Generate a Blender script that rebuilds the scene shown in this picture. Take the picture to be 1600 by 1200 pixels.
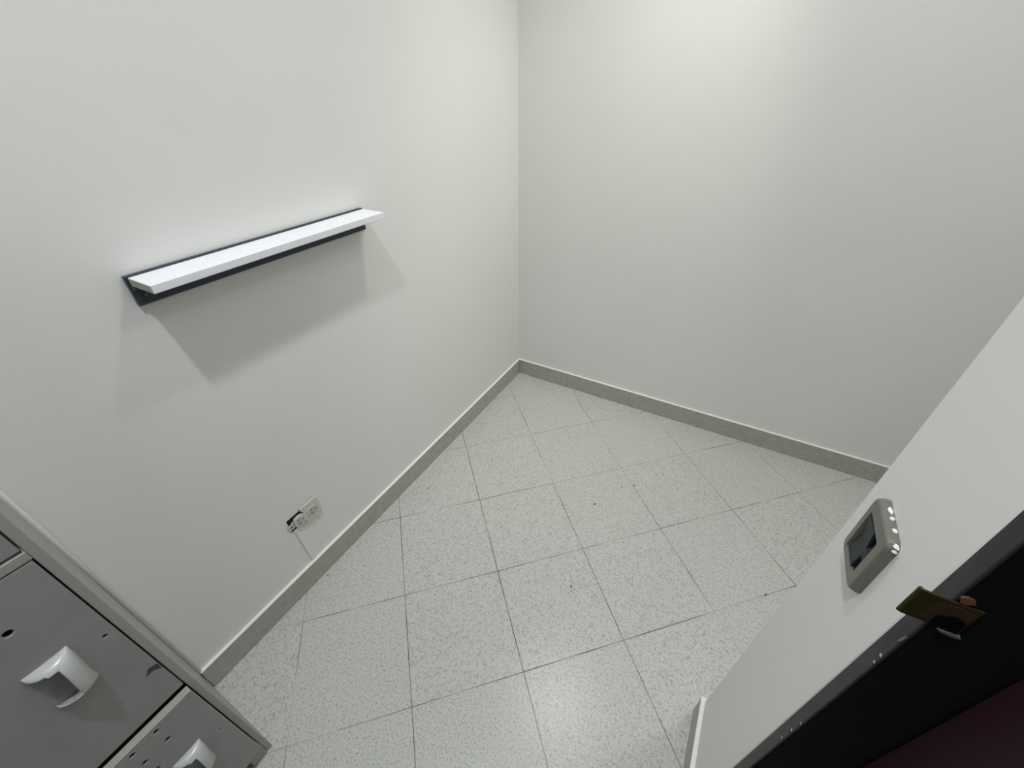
import bpy, bmesh, math, random
from mathutils import Vector, Matrix

for o in list(bpy.data.objects): bpy.data.objects.remove(o, do_unlink=True)
SC = bpy.context.scene
COL = SC.collection

# ---------------------------------------------------------------- camera
CAM_C = [0.918353, -1.672258, 1.299004]
CAM_R = [[0.87015529, 0.28126057, -0.40462608], [0.49265403, -0.51491825, 0.70153489], [-0.01103525, -0.80978496, -0.58662299]]     # columns: right, down, forward
FPX = 648.987
cd = bpy.data.cameras.new('camera'); cam = bpy.data.objects.new('camera', cd); COL.objects.link(cam)
M = Matrix([[CAM_R[i][0], -CAM_R[i][1], -CAM_R[i][2], CAM_C[i]] for i in range(3)] + [[0, 0, 0, 1]])
cam.matrix_world = M
cd.sensor_fit = 'HORIZONTAL'; cd.sensor_width = 36.0; cd.lens = FPX / 1600 * 36.0
cd.clip_start = 0.01; cd.clip_end = 50
SC.camera = cam

# ---------------------------------------------------------------- world, exposure, lamps
w = bpy.data.worlds.new('world'); SC.world = w; w.use_nodes = True
w.node_tree.nodes['Background'].inputs[0].default_value = (0.8, 0.85, 0.9, 1)
w.node_tree.nodes['Background'].inputs[1].default_value = 0.0
SC.view_settings.view_transform = 'Standard'; SC.view_settings.look = 'None'
SC.view_settings.gamma = 1.0; SC.view_settings.use_curve_mapping = False
SC.view_settings.exposure = 0.0

def lamp(name, loc, power, color, radius, spot=None, aim=None, blend=1.0):
    l = bpy.data.lights.new(name, 'SPOT' if spot else 'POINT')
    l.energy = power; l.color = color; l.shadow_soft_size = radius
    o = bpy.data.objects.new(name, l); COL.objects.link(o); o.location = loc
    if spot:
        l.spot_size = spot; l.spot_blend = blend
        o.rotation_euler = Vector(aim).to_track_quat('-Z', 'Y').to_euler()
    return o
lamp('ceiling_lamp', (0.62, -1.66, 2.60), 6.0, (0.95, 1.0, 1.08), 0.035)
lamp('ceiling_lamp', (0.62, -1.66, 2.60), 52.0, (0.97, 1.0, 1.04), 0.035, math.radians(100), (0, 0, -1))
lamp('ceiling_lamp', (0.63, -0.58, 2.50), 33.0, (1.0, 1.0, 0.955), 0.035, math.radians(100), (0, 0, -1))
lamp('corner_fill_spot', (1.00, -0.46, 2.15), 22.0, (1.0, 1.0, 0.90), 0.035, math.radians(70), (-1, 0.34, -1.75))  # added, unseen spot that brightens the room corner; no known fixture there
lamp('alcove_fill', (1.72, -0.50, 2.46), 11.5, (0.99, 1.0, 0.99), 0.035)  # added, unseen fill for wall brightness; also casts the shelf's faint shadow band

# ---------------------------------------------------------------- materials
def mat(name, color, rough=0.6, spec=0.5, metal=0.0):
    m = bpy.data.materials.new(name); m.use_nodes = True
    b = m.node_tree.nodes['Principled BSDF']
    b.inputs['Base Color'].default_value = (*color, 1); b.inputs['Roughness'].default_value = rough
    b.inputs['Specular IOR Level'].default_value = spec; b.inputs['Metallic'].default_value = metal
    return m
def nodes(m): return m.node_tree.nodes, m.node_tree.links, m.node_tree.nodes['Principled BSDF']
def coords(m, kind='Object'):
    n, l, b = nodes(m); t = n.new('ShaderNodeTexCoord'); return t.outputs[kind]
def world_pos(m):
    n, l, b = nodes(m); g = n.new('ShaderNodeNewGeometry'); return g.outputs['Position']
def noise_bump(m, scale, strength, dist=0.001, detail=3):
    n, l, b = nodes(m)
    t = n.new('ShaderNodeTexNoise'); t.inputs['Scale'].default_value = scale; t.inputs['Detail'].default_value = detail
    l.new(world_pos(m), t.inputs['Vector'])
    u = n.new('ShaderNodeBump'); u.inputs['Strength'].default_value = strength; u.inputs['Distance'].default_value = dist
    l.new(t.outputs['Fac'], u.inputs['Height']); l.new(u.outputs[0], b.inputs['Normal'])
    return u
def noise_color(m, c0, c1, scale, lo=0.35, hi=0.65, detail=3):
    n, l, b = nodes(m)
    t = n.new('ShaderNodeTexNoise'); t.inputs['Scale'].default_value = scale; t.inputs['Detail'].default_value = detail
    l.new(world_pos(m), t.inputs['Vector'])
    r = n.new('ShaderNodeValToRGB'); r.color_ramp.elements[0].position = lo; r.color_ramp.elements[1].position = hi
    r.color_ramp.elements[0].color = (*c0, 1); r.color_ramp.elements[1].color = (*c1, 1)
    l.new(t.outputs['Fac'], r.inputs[0]); l.new(r.outputs[0], b.inputs['Base Color'])
    return r

m_wall = mat('wall_paint', (0.79, 0.79, 0.765), 0.55, 0.25)
noise_color(m_wall, (0.78, 0.78, 0.756), (0.80, 0.80, 0.776), 2.5)
noise_bump(m_wall, 260, 0.25, 0.0006)
m_ceil = mat('ceiling_paint', (0.80, 0.80, 0.79), 0.8, 0.2)
m_strip = mat('cream_edge_paint', (0.84, 0.84, 0.79), 0.5, 0.3)

# terrazzo-like floor tile: pale ground with dense darker and lighter flecks
m_tile = mat('flecked_tile', (0.6, 0.61, 0.57), 0.27, 0.5)
n, l, b = nodes(m_tile)
pos = world_pos(m_tile)
mp = n.new('ShaderNodeMapping'); mp.inputs['Scale'].default_value = (1, 1, 1); l.new(pos, mp.inputs[0])
info = n.new('ShaderNodeObjectInfo')
ad = n.new('ShaderNodeVectorMath'); ad.operation = 'ADD'
cmb = n.new('ShaderNodeCombineXYZ'); mu = n.new('ShaderNodeMath'); mu.operation = 'MULTIPLY'; mu.inputs[1].default_value = 37.0
l.new(info.outputs['Random'], mu.inputs[0]); l.new(mu.outputs[0], cmb.inputs[2])
l.new(mp.outputs[0], ad.inputs[0]); l.new(cmb.outputs[0], ad.inputs[1])
na = n.new('ShaderNodeTexNoise'); na.inputs['Scale'].default_value = 185; na.inputs['Detail'].default_value = 2.5; na.inputs['Roughness'].default_value = 0.6
nb = n.new('ShaderNodeTexNoise'); nb.inputs['Scale'].default_value = 260; nb.inputs['Detail'].default_value = 2
l.new(ad.outputs[0], na.inputs['Vector']); l.new(ad.outputs[0], nb.inputs['Vector'])
ra = n.new('ShaderNodeValToRGB'); ra.color_ramp.elements[0].position = 0.30; ra.color_ramp.elements[1].position = 0.52
ra.color_ramp.elements[0].color = (0.33, 0.336, 0.312, 1); ra.color_ramp.elements[1].color = (0.545, 0.552, 0.518, 1)
rb = n.new('ShaderNodeValToRGB'); rb.color_ramp.elements[0].position = 0.60; rb.color_ramp.elements[1].position = 0.72
rb.color_ramp.elements[0].color = (0, 0, 0, 1); rb.color_ramp.elements[1].color = (1, 1, 1, 1)
mx = n.new('ShaderNodeMix'); mx.data_type = 'RGBA'; mx.inputs[7].default_value = (0.68, 0.685, 0.65, 1)
l.new(na.outputs['Fac'], ra.inputs[0]); l.new(nb.outputs['Fac'], rb.inputs[0])
l.new(rb.outputs[0], mx.inputs[0]); l.new(ra.outputs[0], mx.inputs[6])
l.new(mx.outputs[2], b.inputs['Base Color'])
bu = n.new('ShaderNodeBump'); bu.inputs['Strength'].default_value = 0.5; bu.inputs['Distance'].default_value = 0.0008
l.new(na.outputs['Fac'], bu.inputs['Height']); l.new(bu.outputs[0], b.inputs['Normal'])

m_grout = mat('dark_grout', (0.20, 0.20, 0.18), 0.9, 0.1)
noise_color(m_grout, (0.10, 0.10, 0.09), (0.50, 0.50, 0.46), 4.5, 0.40, 0.60, 2)
m_skirt = mat('grey_skirting', (0.36, 0.365, 0.32), 0.45, 0.4)
noise_color(m_skirt, (0.37, 0.375, 0.335), (0.45, 0.455, 0.41), 60, 0.3, 0.7, 4)
m_board = mat('white_laminate', (0.80, 0.81, 0.85), 0.35, 0.4)
noise_color(m_board, (0.84, 0.845, 0.88), (0.87, 0.875, 0.90), 30)
m_board_end = mat('raw_board_edge', (0.42, 0.43, 0.36), 0.8, 0.2)
m_rail = mat('dark_blue_metal', (0.042, 0.050, 0.072), 0.45, 0.4)
m_screw = mat('dull_screw', (0.12, 0.13, 0.14), 0.45, 0.5, 0.6)
m_cab = mat('grey_enamel', (0.29, 0.285, 0.28), 0.5, 0.4)
noise_color(m_cab, (0.31, 0.306, 0.302), (0.34, 0.336, 0.331), 9)
noise_bump(m_cab, 220, 0.15, 0.0005)
m_cab_frame = mat('grey_enamel_frame', (0.37, 0.37, 0.35), 0.5, 0.4)
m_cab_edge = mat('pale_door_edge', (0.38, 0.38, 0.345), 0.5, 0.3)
m_caulk = mat('grey_caulk', (0.70, 0.71, 0.69), 0.6, 0.3)
m_handle = mat('pale_grey_plastic', (0.50, 0.52, 0.51), 0.28, 0.5)
m_black = mat('black_recess', (0.004, 0.004, 0.004), 0.9, 0.05)
m_scratch = mat('dark_scuff', (0.07, 0.07, 0.08), 0.7, 0.2)
m_outlet = mat('outlet_plastic', (0.55, 0.56, 0.50), 0.4, 0.4)
m_plate = mat('cover_plate_plastic', (0.62, 0.63, 0.58), 0.4, 0.4)
m_box = mat('black_wall_box', (0.01, 0.01, 0.011), 0.7, 0.2)
m_zinc = mat('zinc_strap', (0.60, 0.60, 0.57), 0.4, 0.5, 0.3)
m_sw_plate = mat('taupe_switch_plate', (0.165, 0.160, 0.140), 0.38, 0.45)
m_sw_rock = mat('dark_rocker', (0.022, 0.029, 0.035), 0.45, 0.22)
m_sw_well = mat('dark_switch_well', (0.010, 0.013, 0.020), 0.5, 0.3)
m_highlight = mat('white_edge_highlight', (0.85, 0.86, 0.86), 0.3, 0.5)  # white for the highlight modelled on the switch plate's edge
m_frame = mat('slate_frame_paint', (0.030, 0.028, 0.038), 0.5, 0.3)
noise_color(m_frame, (0.024, 0.023, 0.030), (0.036, 0.034, 0.044), 40)
m_jamb = mat('dark_brown_jamb', (0.006, 0.0045, 0.0045), 0.6, 0.2)
m_leaf = mat('wine_red_door_paint', (0.026, 0.008, 0.011), 0.55, 0.2)
m_brass = mat('tarnished_brass', (0.045, 0.040, 0.010), 0.45, 0.4, 0.4)
m_rust = mat('rust_brown', (0.045, 0.022, 0.014), 0.7, 0.2)
m_tab = mat('dull_grey_metal', (0.16, 0.17, 0.15), 0.5, 0.4, 0.3)
m_wood = mat('bare_wood_chip', (0.15, 0.075, 0.05), 0.8, 0.2)
m_crumb = mat('dark_crumb', (0.05, 0.05, 0.045), 0.9, 0.1)

# ---------------------------------------------------------------- helpers
def link(name, bm, m, parent=None, smooth=False, bevel=0.0, seg=2):
    bmesh.ops.recalc_face_normals(bm, faces=bm.faces)
    me = bpy.data.meshes.new(name); bm.to_mesh(me); bm.free()
    me.materials.append(m)
    if smooth:
        for p in me.polygons: p.use_smooth = True
    o = bpy.data.objects.new(name, me); COL.objects.link(o)
    if parent: o.parent = parent
    if bevel:
        b = o.modifiers.new('bevel', 'BEVEL'); b.width = bevel; b.segments = seg; b.limit_method = 'ANGLE'
        for p in me.polygons: p.use_smooth = True
        o.modifiers.new('wn', 'WEIGHTED_NORMAL')
    return o
def box_bm(x0, x1, y0, y1, z0, z1, bm=None):
    bm = bm or bmesh.new()
    v = [bm.verts.new(c) for c in ((x0,y0,z0),(x1,y0,z0),(x1,y1,z0),(x0,y1,z0),(x0,y0,z1),(x1,y0,z1),(x1,y1,z1),(x0,y1,z1))]
    for f in ((0,3,2,1),(4,5,6,7),(0,1,5,4),(1,2,6,5),(2,3,7,6),(3,0,4,7)): bm.faces.new([v[i] for i in f])
    return bm
def prism_bm(pts, axis, a, b, bm=None):
    """polygon pts (2D) extruded along an axis from a to b; for x the 2D pair is (y,z), for y (x,z), for z (x,y)"""
    bm = bm or bmesh.new()
    def P(p, t): return {'x': (t, p[0], p[1]), 'y': (p[0], t, p[1]), 'z': (p[0], p[1], t)}[axis]
    A = [bm.verts.new(P(p, a)) for p in pts]; B = [bm.verts.new(P(p, b)) for p in pts]
    bm.faces.new(A); bm.faces.new(B[::-1])
    for i in range(len(pts)):
        j = (i + 1) % len(pts); bm.faces.new([A[i], A[j], B[j], B[i]])
    return bm
def cyl_bm(c, axis, r, a, b, n=20, bm=None):
    return prism_bm([(c[0] + r*math.cos(2*math.pi*i/n), c[1] + r*math.sin(2*math.pi*i/n)) for i in range(n)], axis, a, b, bm)
def struct(o): o['kind'] = 'structure'; return o
def empty(name, loc, label, cat, group=None):
    o = bpy.data.objects.new(name, None); COL.objects.link(o); o.location = loc; o.empty_display_size = 0.05
    o['label'] = label; o['category'] = cat
    if group: o['group'] = group
    return o
def tag(o, label, cat, group=None):
    o['label'] = label; o['category'] = cat
    if group: o['group'] = group
    return o
def adopt(root):
    """children were modelled in world coordinates: move their meshes into the root's frame"""
    bpy.context.view_layer.update()
    inv = root.matrix_world.inverted(); seen = set()
    def go(o):
        for ch in o.children:
            if ch.type == 'MESH' and ch.data.name not in seen:
                seen.add(ch.data.name); ch.data.transform(inv)
            go(ch)
    go(root)
def cut(o, cutters):
    """drill holes: exact boolean, result baked into the mesh"""
    bm = bmesh.new()
    for cfun in cutters: cfun(bm)
    bmesh.ops.recalc_face_normals(bm, faces=bm.faces)
    me = bpy.data.meshes.new('cut'); bm.to_mesh(me); bm.free()
    c = bpy.data.objects.new('cut', me); COL.objects.link(c)
    bpy.context.view_layer.update(); c.matrix_world = o.matrix_world.copy()
    md = o.modifiers.new('cut', 'BOOLEAN'); md.operation = 'DIFFERENCE'; md.object = c; md.solver = 'EXACT'
    bpy.context.view_layer.update()
    ev = o.evaluated_get(bpy.context.evaluated_depsgraph_get())
    new = bpy.data.meshes.new_from_object(ev)
    o.modifiers.clear(); o.data = new
    bpy.data.objects.remove(c, do_unlink=True)

# ---------------------------------------------------------------- room shell (L-shaped room)
WX, WY = -0.003, 0.003          # wall faces: left wall x = WX, back wall y = WY
SX = 1.134                      # face of the short wall beside the door
SY = -1.140                     # its far corner
RX, FY, H = 2.30, -2.30, 2.75
HB = 0.088
struct(link('wall_left', box_bm(WX-0.12, WX, FY-0.12, WY+0.12, -0.05, H), m_wall))
struct(link('wall_back', box_bm(WX, RX, WY, WY+0.12, -0.05, H), m_wall))
struct(link('wall_far_right', box_bm(RX, RX+0.12, SY-0.12, WY+0.12, -0.05, H), m_wall))
struct(link('wall_front', box_bm(WX, SX+0.12, FY-0.12, FY, -0.05, H), m_wall))
struct(link('ceiling', box_bm(WX-0.12, RX+0.12, FY-0.12, WY+0.12, H, H+0.1), m_ceil))
# short wall with the door opening; its free corner leans slightly, as plastered
DY0, DY1, DH = -1.357, -2.20, 2.06
lean = lambda z: -1.132 - 0.0334 * (z - 0.088)
bm = bmesh.new()
prism_bm([(DY0, -0.05), (lean(-0.05), -0.05), (lean(H), H), (DY0, H)], 'x', SX, SX+0.12, bm)
wr = struct(link('wall_right', bm, m_wall, bevel=0.003))
wh = link('header', box_bm(SX, SX+0.12, DY1, DY0, DH, H), m_wall, wr)
wl = link('end_pier', box_bm(SX, SX+0.12, FY, DY1, -0.05, H), m_wall, wr)
# slightly raised plaster bead along the door frame
bd = prism_bm([(SX+0.001, -1.3405), (SX-0.0020, -1.3425), (SX-0.0015, -1.3460), (SX-0.0040, -1.3520), (SX-0.0045, -1.3550), (SX-0.001, -1.3575), (SX+0.001, -1.3575)], 'z', 0.0, DH)
link('plaster_bead', bd, m_wall, wr, smooth=True)
bm = prism_bm([(SX+0.12, 0), (RX, 0), (RX, H), (SX+0.12, H)], 'y', SY-0.14, SY-0.045)
struct(link('wall_alcove', bm, m_wall))

# ---------------------------------------------------------------- floor: bedding + one object per tile, laid diagonally
fl = struct(link('floor', box_bm(WX-0.02, RX+0.02, FY-0.02, WY+0.02, -0.05, -0.0012), m_grout))
S = 0.30; PX, PY, ANG = 0.07611, -0.62637, 0.77915
e1 = Vector((math.cos(ANG), math.sin(ANG))); e2 = Vector((math.sin(ANG), -math.cos(ANG)))
def clip(poly, x0, x1, y0, y1):
    for ax, lim, sgn in ((0, x0, 1), (0, x1, -1), (1, y0, 1), (1, y1, -1)):
        out = []
        for i in range(len(poly)):
            a, b2 = poly[i], poly[(i+1) % len(poly)]
            ia, ib = (a[ax]-lim)*sgn >= 0, (b2[ax]-lim)*sgn >= 0
            if ia: out.append(a)
            if ia != ib:
                t = (lim - a[ax]) / (b2[ax] - a[ax]); out.append((a[0]+t*(b2[0]-a[0]), a[1]+t*(b2[1]-a[1])))
        poly = out
        if len(poly) < 3: return []
    return poly
def tile_mesh(poly):
    # bevelled rim: top face inset by 0.6 mm
    cx = sum(p[0] for p in poly)/len(poly); cy = sum(p[1] for p in poly)/len(poly)
    bm = bmesh.new()
    def ring(k, z):
        r = []
        for p in poly:
            d = Vector((p[0]-cx, p[1]-cy)); L = d.length or 1; d = d*(1-k/L)
            r.append(bm.verts.new((cx+d.x, cy+d.y, z)))
        return r
    A, B, T = ring(0, -0.008), ring(0, -0.0007), ring(0.0008, 0.0)
    for R1, R2 in ((A, B), (B, T)):
        for i in range(len(poly)):
            j = (i+1) % len(poly); bm.faces.new([R1[i], R1[j], R2[j], R2[i]])
    bm.faces.new(T); bm.faces.new(A[::-1])
    return bm
G = 0.0009
full = None
for i in range(-9, 10):
    for j in range(-4, 12):
        o2 = Vector((PX, PY)) + e1*(i*S) + e2*(j*S)
        rng = random.Random(i*100 + j)
        q = [o2 + e1*a + e2*b2 for a, b2 in ((G, G), (S-G, G), (S-G, S-G), (G, S-G))]
        q = [(p.x, p.y) for p in q]
        c = clip(q, 0.0005, RX-0.002, FY+0.002, -0.0005)
        if len(c) < 3: continue
        area = abs(sum(c[k][0]*c[(k+1)%len(c)][1]-c[(k+1)%len(c)][0]*c[k][1] for k in range(len(c))))/2
        if area < 2e-4: continue
        if all(p[0] > SX+0.13 and p[1] < SY-0.06 for p in c): continue      # behind the alcove wall
        whole = area > (S-2*G)**2 - 1e-5
        if whole and full is not None:
            t = bpy.data.objects.new('tile', full); COL.objects.link(t); t.parent = fl
            t.location = (o2.x, o2.y, 0)
        else:
            off = o2 if whole else Vector((0, 0))
            t = link('tile', tile_mesh([(p[0]-off.x, p[1]-off.y) for p in c]), m_tile, fl)
            t.location = (off.x, off.y, 0)
            if whole: full = t.data
        t.location.z = rng.uniform(-0.0004, 0.0)

# ---------------------------------------------------------------- baseboards
T = 0.0085
def skirting(name, pts_body, pts_top):
    o = struct(link(name, pts_body, m_skirt))
    link('top_edge', pts_top, m_strip, o, bevel=0.0010)
    return o
def sk_x(name, x0, x1, y0, y1, proud, z=HB):
    dx0, dx1, dy0, dy1 = proud
    return skirting(name, box_bm(x0, x1, y0, y1, 0.0002, z-0.0030), box_bm(x0-dx0, x1+dx1, y0-dy0, y1+dy1, z-0.0030, z))
sk_x('baseboard_left', WX, 0.0062, -1.700, WY, (0, 0.0012, 0, 0))
sk_x('baseboard_back', 0.0074, RX, -0.0062, WY, (0, 0, 0.0012, 0))
sk_x('baseboard_right', SX-T, SX, -1.354, SY+0.012, (0.0012, 0, 0, 0.0012))
sk_x('baseboard_alcove', SX, RX, SY+0.004, SY+0.012, (0, 0, 0, 0.0012))
sk_x('baseboard_front', 0.30, SX-0.0, FY, FY+0.009, (0, 0, 0, 0.0012))

# ---------------------------------------------------------------- door: frame, leaf, strike
dr = struct(link('door_1', box_bm(1.187, 1.222, DY1+0.035, -1.3785, 0.006, DH-0.035), m_leaf, bevel=0.002))
for nm, bmx in (('jamb', prism_bm([(1.158, -1.3750), (1.158, -1.357), (1.30, -1.357), (1.30, -1.3985), (1.230, -1.3985), (1.230, -1.3750)], 'z', 0.0, DH)),
                ('jamb', box_bm(1.136, 1.25, DY1, DY1+0.03, 0, DH)),
                ('jamb', box_bm(1.136, 1.25, DY1+0.03, -1.375, DH-0.03, DH))):
    link(nm, bmx, m_jamb, dr)
link('frame_return', box_bm(1.1275, 1.158, -1.3757, -1.3575, 0.0, DH-0.031), m_jamb, dr)
link('frame_face', box_bm(1.1240, 1.1275, -1.3758, -1.3565, 0.0, DH), m_frame, dr, bevel=0.0012)
link('frame_face', box_bm(1.1240, 1.136, DY1, -1.3770, DH-0.03, DH+0.02), m_frame, dr, bevel=0.0012)
# chips of paint knocked off the frame face
for y, z, s in ((-1.3735, 0.880, 0.0016), (-1.3742, 0.868, 0.0012), (-1.3735, 0.672, 0.0016), (-1.3725, 0.640, 0.0012), (-1.3745, 0.699, 0.001)):
    link('paint_chip', prism_bm([(y-s, z-s*0.4), (y+s*0.7, z-s), (y+s, z+s*0.5), (y-s*0.3, z+s)], 'x', 1.1234, 1.1245), m_zinc, dr)
sp = link('strike_plate', prism_bm([(1.1040, -1.3768), (1.1046, -1.3745), (1.1062, -1.3738), (1.1080, -1.3756), (1.1235, -1.3759), (1.1425, -1.3759), (1.1425, -1.3776), (1.1070, -1.3780)], 'z', 0.9500, 0.9835), m_brass, dr, bevel=0.0006)
link('strike_pocket', prism_bm([(1.1240, 0.9510), (1.1405, 0.9515), (1.1405, 0.9640), (1.1330, 0.9690), (1.1240, 0.9620)], 'y', -1.3784, -1.3774), m_black, dr)
link('rust_patch', prism_bm([(1.1160, 0.9560), (1.1230, 0.9520), (1.1230, 0.9640), (1.1330, 0.9700), (1.1400, 0.9660), (1.1400, 0.9780), (1.1300, 0.9800), (1.1180, 0.9760)], 'y', -1.3782, -1.3774), m_rust, dr)
link('splintered_wood', prism_bm([(1.1255, 0.9900), (1.1275, 0.9850), (1.1310, 0.9845), (1.1350, 0.9880), (1.1330, 0.9915), (1.1290, 0.9925)], 'y', -1.3775, -1.3750), m_wood, dr)
link('bent_metal_tab', prism_bm([(1.1305, 0.9490), (1.1330, 0.9470), (1.1400, 0.9465), (1.1455, 0.9475), (1.1440, 0.9500), (1.1370, 0.9500)], 'y', -1.3790, -1.3750), m_tab, dr)
link('chipped_edge', prism_bm([(-1.3760, 0.9130), (-1.3745, 0.9090), (-1.3735, 0.9100), (-1.3740, 0.9160), (-1.3752, 0.9210), (-1.3765, 0.9220)], 'x', 1.1232, 1.1245), m_tab, dr)

# ---------------------------------------------------------------- shelf on the left wall
sh = empty('wall_shelf', (WX, -1.135, 1.012), 'narrow white shelf board on a dark blue rail, high on the left wall', 'shelf')
bd = link('board', box_bm(0.0055, 0.0805, -1.4040, -0.8640, 1.0210, 1.0360), m_board, sh, bevel=0.0012)
link('end_edge', box_bm(0.0070, 0.0790, -1.4046, -1.4038, 1.0220, 1.0350), m_board_end, bd)['label'] = 'raw greyish brown end of the board'
link('rail', prism_bm([(WX, 0.9840), (0.0040, 0.9840), (0.0050, 0.9860), (0.0050, 1.0385), (WX, 1.0385)], 'y', -1.4085, -0.8650), m_rail, sh)
link('support_lip', prism_bm([(0.0050, 1.0110), (0.0200, 1.0185), (0.0200, 1.0210), (0.0050, 1.0210)], 'y', -1.4070, -0.8680), m_rail, sh)
for y in (-1.392, -1.20, -1.05, -0.885):
    link('screw', cyl_bm((y, 1.0015), 'x', 0.0032, 0.0050, 0.0068, 14), m_screw, sh)
adopt(sh)

# ---------------------------------------------------------------- half-open power outlet low on the left wall
ou = empty('power_outlet', (WX, -1.320, 0.278), 'broken double power outlet with half its cover plate missing, low on the left wall', 'outlet')
F0 = WX
link('wall_box', box_bm(F0, F0+0.0012, -1.3640, -1.3150, 0.2530, 0.3010), m_box, ou)
pl = link('cover_plate', prism_bm([(-1.3215, 0.3125), (-1.2660, 0.3120), (-1.2640, 0.3090), (-1.2640, 0.2440), (-1.2670, 0.2420), (-1.3120, 0.2440), (-1.3185, 0.2520), (-1.3165, 0.2960), (-1.3215, 0.3000)], 'x', F0+0.0040, F0+0.0085), m_plate, ou, bevel=0.0014)
link('plate_spacer', box_bm(F0, F0+0.0045, -1.3100, -1.2720, 0.2490, 0.3060), m_plate, ou)
def socket(yc, zc):
    pts = []
    for k in range(24):
        a = 2*math.pi*k/24; pts.append((yc + 0.0180*math.copysign(abs(math.cos(a))**0.7, math.cos(a)), zc + 0.0175*math.copysign(abs(math.sin(a))**0.7, math.sin(a))))
    s = link('socket', prism_bm(pts, 'x', F0+0.0012, F0+0.0105), m_outlet, ou, bevel=0.001)
    for dy, dz, wy, hz in ((-0.0035, 0.0060, 0.0042, 0.0013), (-0.0035, -0.0060, 0.0050, 0.0013)):
        link('slot', box_bm(F0+0.0103, F0+0.0108, yc+dy-wy, yc+dy+wy, zc+dz-hz, zc+dz+hz), m_box, s)
    link('slot', cyl_bm((yc+0.0085, zc), 'x', 0.0024, F0+0.0103, F0+0.0108, 12), m_box, s)
    return s
socket(-1.3330, 0.2765); socket(-1.2900, 0.2755)
link('mounting_strap', box_bm(F0+0.0012, F0+0.0025, -1.3560, -1.3480, 0.2600, 0.2860), m_zinc, ou)
# ring-shaped ear of the strap
bm = bmesh.new(); n_ = 20
ro, ri = 0.0098, 0.0040
vo, vi, vo2, vi2 = [], [], [], []
for k in range(n_):
    a = 2*math.pi*k/n_; rr = ro*(1+0.10*math.sin(5*a))
    vo.append(bm.verts.new((F0+0.0050, -1.3600+rr*math.cos(a), 0.2720+rr*math.sin(a)))); vi.append(bm.verts.new((F0+0.0050, -1.3600+ri*math.cos(a), 0.2720+ri*math.sin(a))))
    vo2.append(bm.verts.new((F0+0.0012, -1.3600+rr*math.cos(a), 0.2720+rr*math.sin(a)))); vi2.append(bm.verts.new((F0+0.0012, -1.3600+ri*math.cos(a), 0.2720+ri*math.sin(a))))
for k in range(n_):
    j = (k+1) % n_
    bm.faces.new([vo[k], vo[j], vi[j], vi[k]]); bm.faces.new([vo[k], vo2[k], vo2[j], vo[j]]); bm.faces.new([vi[k], vi[j], vi2[j], vi2[k]]); bm.faces.new([vo2[k], vi2[k], vi2[j], vo2[j]])
link('strap_ear', bm, m_zinc, ou)
link('ear_hole', cyl_bm((-1.3600, 0.2720), 'x', 0.0040, F0+0.0012, F0+0.0030, 16), m_box, ou)
adopt(ou)

cv = link('cable_cover', prism_bm([(-1.3570, 0.2480), (-1.3465, 0.2500), (-1.3335, 0.0875), (-1.3500, 0.0875)], 'x', F0, F0+0.0035), m_wall, bevel=0.0010)
tag(cv, 'painted flat cable cover running from the broken outlet down to the skirting', 'cable cover')
cv.data.transform(Matrix.Translation((-F0, 1.3485, -0.168))); cv.location = (F0, -1.3485, 0.168)

# ---------------------------------------------------------------- light switch on the short wall
sw = empty('light_switch', (SX, -1.2465, 0.8735), 'taupe light switch with a dark rocker on the short white wall by the door', 'switch')
def rrect(y0, y1, z0, z1, r, n=5):
    pts = []
    for cy, cz, a0 in ((y1-r, z1-r, 0), (y0+r, z1-r, 90), (y0+r, z0+r, 180), (y1-r, z0+r, 270)):
        for k in range(n+1):
            a = math.radians(a0 + 90*k/n); pts.append((cy + r*math.cos(a), cz + r*math.sin(a)))
    return pts
sy0, sy1, sz0, sz1 = -1.2780, -1.2040, 0.8290, 0.9210
bm = bmesh.new()
rings = []
for x, ins in ((SX, 0.0), (SX-0.0045, 0.0002), (SX-0.0098, 0.0016), (SX-0.0110, 0.0032)):
    rings.append([bm.verts.new((x, p[0], p[1])) for p in rrect(sy0+ins, sy1-ins, sz0+ins, sz1-ins, 0.0085, 3)])
N = len(rings[0])
for a, b2 in zip(rings, rings[1:]):
    for i in range(N): bm.faces.new([a[i], a[(i+1)%N], b2[(i+1)%N], b2[i]])
bm.faces.new(rings[-1]); bm.faces.new(rings[0][::-1])
plt = link('cover_plate', bm, m_sw_plate, sw)
wy0, wy1, wz0, wz1 = -1.2630, -1.2160, 0.8375, 0.9020
cut(plt, [lambda b_: prism_bm(rrect(wy0, wy1, wz0, wz1, 0.003, 3), 'x', SX-0.030, SX-0.0050, b_)])
link('switch_well', prism_bm(rrect(wy0+0.0001, wy1-0.0001, wz0+0.0001, wz1-0.0001, 0.003, 3), 'x', SX-0.0052, SX-0.0040), m_sw_well, sw)
rk = link('rocker', prism_bm([(SX-0.0050, 0.8400), (SX-0.0090, 0.8400), (SX-0.0072, 0.8680), (SX-0.0112, 0.8995), (SX-0.0050, 0.8995)], 'y', wy0+0.0160, wy1-0.0020), m_sw_rock, sw, bevel=0.0008)
link('pilot_tab', prism_bm([(SX-0.0050, 0.8600), (SX-0.0090, 0.8640), (SX-0.0090, 0.8780), (SX-0.0050, 0.8820)], 'y', wy0+0.0030, wy0+0.0130), m_sw_well, sw)
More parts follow.
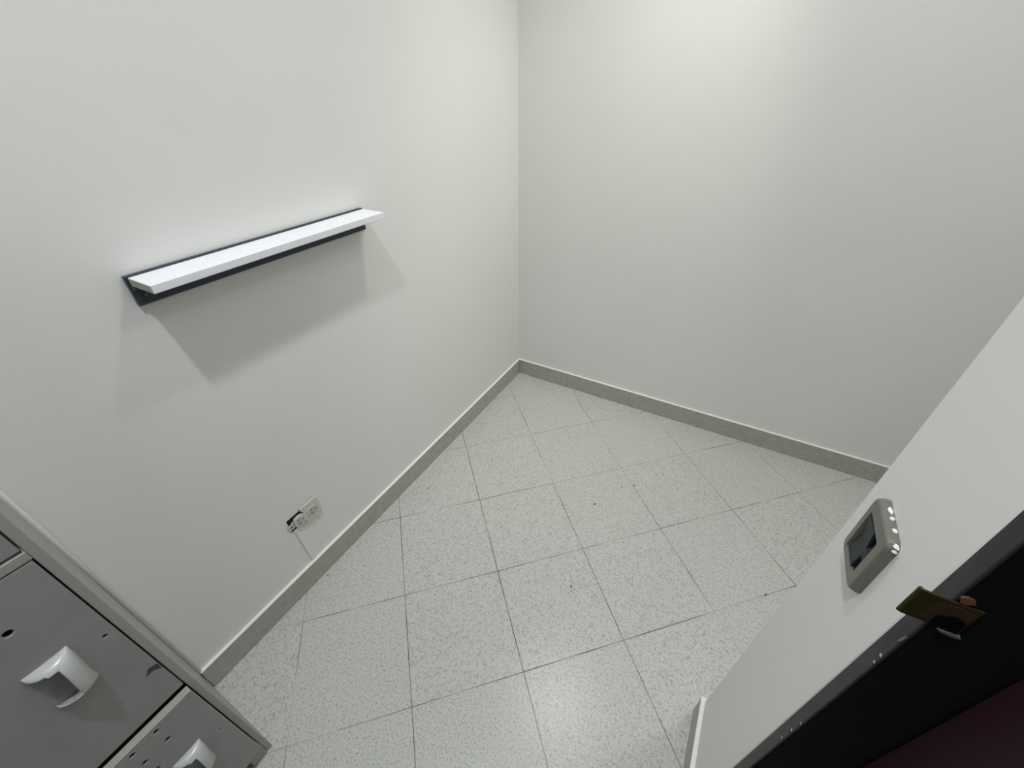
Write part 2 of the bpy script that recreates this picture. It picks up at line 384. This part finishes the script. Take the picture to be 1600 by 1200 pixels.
# white blobs standing in for the bright highlight along the plate's upper edge
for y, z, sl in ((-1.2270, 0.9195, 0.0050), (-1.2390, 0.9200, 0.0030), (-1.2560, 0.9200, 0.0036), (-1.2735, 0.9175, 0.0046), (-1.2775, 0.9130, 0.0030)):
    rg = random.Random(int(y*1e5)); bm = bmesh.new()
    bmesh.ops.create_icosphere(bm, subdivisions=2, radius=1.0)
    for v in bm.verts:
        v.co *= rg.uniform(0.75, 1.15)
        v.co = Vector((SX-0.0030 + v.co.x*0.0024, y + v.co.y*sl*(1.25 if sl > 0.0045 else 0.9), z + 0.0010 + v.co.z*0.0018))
    link('edge_highlight', bm, m_highlight, sw)
adopt(sw)

# ---------------------------------------------------------------- grey cabinet against the left wall
cb = empty('cabinet', (0.12, -1.94, 0), 'grey cabinet with stacked doors and pale cup handles against the left wall', 'cabinet')
CY, CE, CF, CT = -1.7030, -2.190, 0.249, 1.250      # far side, near side, front, top
link('side_panel', box_bm(0.0, CF, -1.7150, CY, 0.0, CT), m_cab_frame, cb, bevel=0.0016)
link('side_panel', box_bm(0.0, CF, CE, CE+0.012, 0.0, CT), m_cab_frame, cb, bevel=0.0016)
link('top_panel', box_bm(0.0, CF, CE+0.012, -1.7150, CT-0.014, CT), m_cab_frame, cb, bevel=0.001)
link('back_panel', box_bm(0.0, 0.006, CE+0.012, -1.7150, 0.05, CT-0.014), m_cab_frame, cb)
link('rail', box_bm(0.19, CF-0.0006, CE+0.012, -1.7150, 0.8240, 0.8380), m_cab_frame, cb, bevel=0.001)
link('shelf', box_bm(0.006, 0.225, CE+0.012, -1.7150, 0.404, 0.418), m_cab_frame, cb)
link('shelf', box_bm(0.006, 0.225, CE+0.012, -1.7150, 0.822, 0.836), m_cab_frame, cb)
link('bottom_rail', box_bm(0.006, CF-0.001, CE+0.012, -1.7150, 0.030, 0.048), m_cab_frame, cb, bevel=0.001)
link('foot', box_bm(0.19, CF, -1.7480, -1.7155, 0.0, 0.030), m_cab_frame, cb, bevel=0.0016)
link('plinth', box_bm(0.18, 0.188, CE+0.012, -1.7155, 0.0, 0.030), m_black, cb)
link('caulk_bead', prism_bm([(0.0, -1.7030), (0.0, -1.6950), (0.0030, -1.6965), (0.0070, -1.7030)], 'z', HB, CT), m_caulk, cb, smooth=True)

def cup_handle(yc, zc, x0, door):
    """shell pull bulging from the door, closed at the far side and both ends, open towards the near side"""
    W, Hh, D = 0.0250, 0.0440, 0.030
    nu, nv = 26, 34
    bm = bmesh.new(); grid = []
    for a in range(nu+1):
        row = []
        for b2 in range(nv+1):
            u = -1 + 2*a/nu; v = -1 + 2*b2/nv
            hh = max(0.0, 1-abs(u)**2.2)**0.55 * max(0.0, 1-abs(v)**2.8)**0.5
            sk = 0.0022*math.sin(v*2)
            row.append(bm.verts.new((x0 + D*hh, yc + W*u + sk, zc + Hh*v)))
        grid.append(row)
    for a in range(nu):
        for b2 in range(nv):
            u = -1 + 2*(a+0.5)/nu; v = -1 + 2*(b2+0.5)/nv
            if u < 0.12 and abs(v) < 0.80 - 0.10*max(0, u+0.4): continue
            bm.faces.new([grid[a][b2], grid[a+1][b2], grid[a+1][b2+1], grid[a][b2+1]])
    bmesh.ops.remove_doubles(bm, verts=bm.verts, dist=1e-5)
    for vv in [v for v in bm.verts if not v.link_faces]: bm.verts.remove(vv)
    o = link('handle', bm, m_handle, door, smooth=True)
    md = o.modifiers.new('thick', 'SOLIDIFY'); md.thickness = 0.0030; md.offset = -1
    sb = o.modifiers.new('sub', 'SUBSURF'); sb.levels = 1; sb.render_levels = 1
    o['label'] = 'pale grey cup handle'
    return o
def door_panel(z0, z1, xf, holes, handle_z):
    d = link('door', box_bm(xf-0.016, xf, CE+0.016, -1.7170, z0, z1), m_cab, cb)
    if holes:
        cut(d, [(lambda b_, y=y, z=z, r=r: cyl_bm((y, z), 'x', r, xf-0.004, xf+0.01, 16, b_)) for y, z, r in holes])
        for y, z, r in holes:
            link('hole_floor', cyl_bm((y, z), 'x', r*0.98, xf-0.0042, xf-0.0036, 16), m_black, d)
    md = d.modifiers.new('bevel', 'BEVEL'); md.width = 0.0012; md.segments = 2; md.limit_method = 'ANGLE'; md.angle_limit = math.radians(60)
    if handle_z: cup_handle(-1.7860, handle_z, xf-0.0005, d)
    return d
door_panel(0.8420, CT-0.016, 0.2470, [], None)
d2 = door_panel(0.4230, 0.8215, 0.2480, [(-1.7795, 0.748, 0.0052), (-1.7300, 0.640, 0.0032)], 0.6300)
link('scuff', prism_bm([(-1.7380, 0.508), (-1.7300, 0.520), (-1.7180, 0.515), (-1.7180, 0.498), (-1.7270, 0.508)], 'x', 0.2479, 0.2483), m_scratch, d2)
link('flaked_paint', prism_bm([(-1.7285, 0.633), (-1.7255, 0.634), (-1.7230, 0.618), (-1.7250, 0.618)], 'x', 0.2479, 0.2484), m_cab_edge, d2)
zc = 0.395
d3 = door_panel(0.0520, 0.4090, 0.2600, [(-1.7815, zc, 0.0044), (-1.7815, zc-0.041, 0.0044), (-1.8180, zc, 0.0044), (-1.8180, zc-0.041, 0.0044), (-1.8180, zc-0.082, 0.0044), (-1.7330, 0.243, 0.0028)], 0.2380)
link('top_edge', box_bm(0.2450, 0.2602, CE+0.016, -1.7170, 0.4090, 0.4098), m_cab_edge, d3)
adopt(cb)

# ---------------------------------------------------------------- crumbs of dirt on the floor
def crumb(x, y, s, where, seed):
    rg = random.Random(seed); bm = bmesh.new()
    bmesh.ops.create_icosphere(bm, subdivisions=1, radius=s)
    for v in bm.verts: v.co *= rg.uniform(0.7, 1.2); v.co.z = v.co.z*0.5
    zmin = min(v.co.z for v in bm.verts)
    for v in bm.verts: v.co.z -= zmin
    o = link('crumb', bm, m_crumb); o.location = (x, y, 0.0)
    tag(o, where, 'crumb', 'dark crumbs scattered on the tiled floor')
crumb(0.728, -0.984, 0.0034, 'dark crumb lying alone on the tile in the middle of the floor', 1)
crumb(0.681, -0.646, 0.0036, 'dark crumb on the tile below the pair nearest the back wall', 2)
crumb(0.787, -0.485, 0.0030, 'dark crumb of the close pair nearest the back wall, the right one', 3)
crumb(0.748, -0.518, 0.0028, 'dark crumb of the close pair nearest the back wall, the left one', 4)
crumb(1.267, -0.714, 0.0028, 'dark crumb on a tile joint, the one closest to the short wall', 5)
crumb(0.078, -0.893, 0.0028, 'dark crumb close to the left skirting, below the shelf end', 6)
crumb(0.020, -1.338, 0.0026, 'dark crumb at the left skirting beside the cable cover', 7)
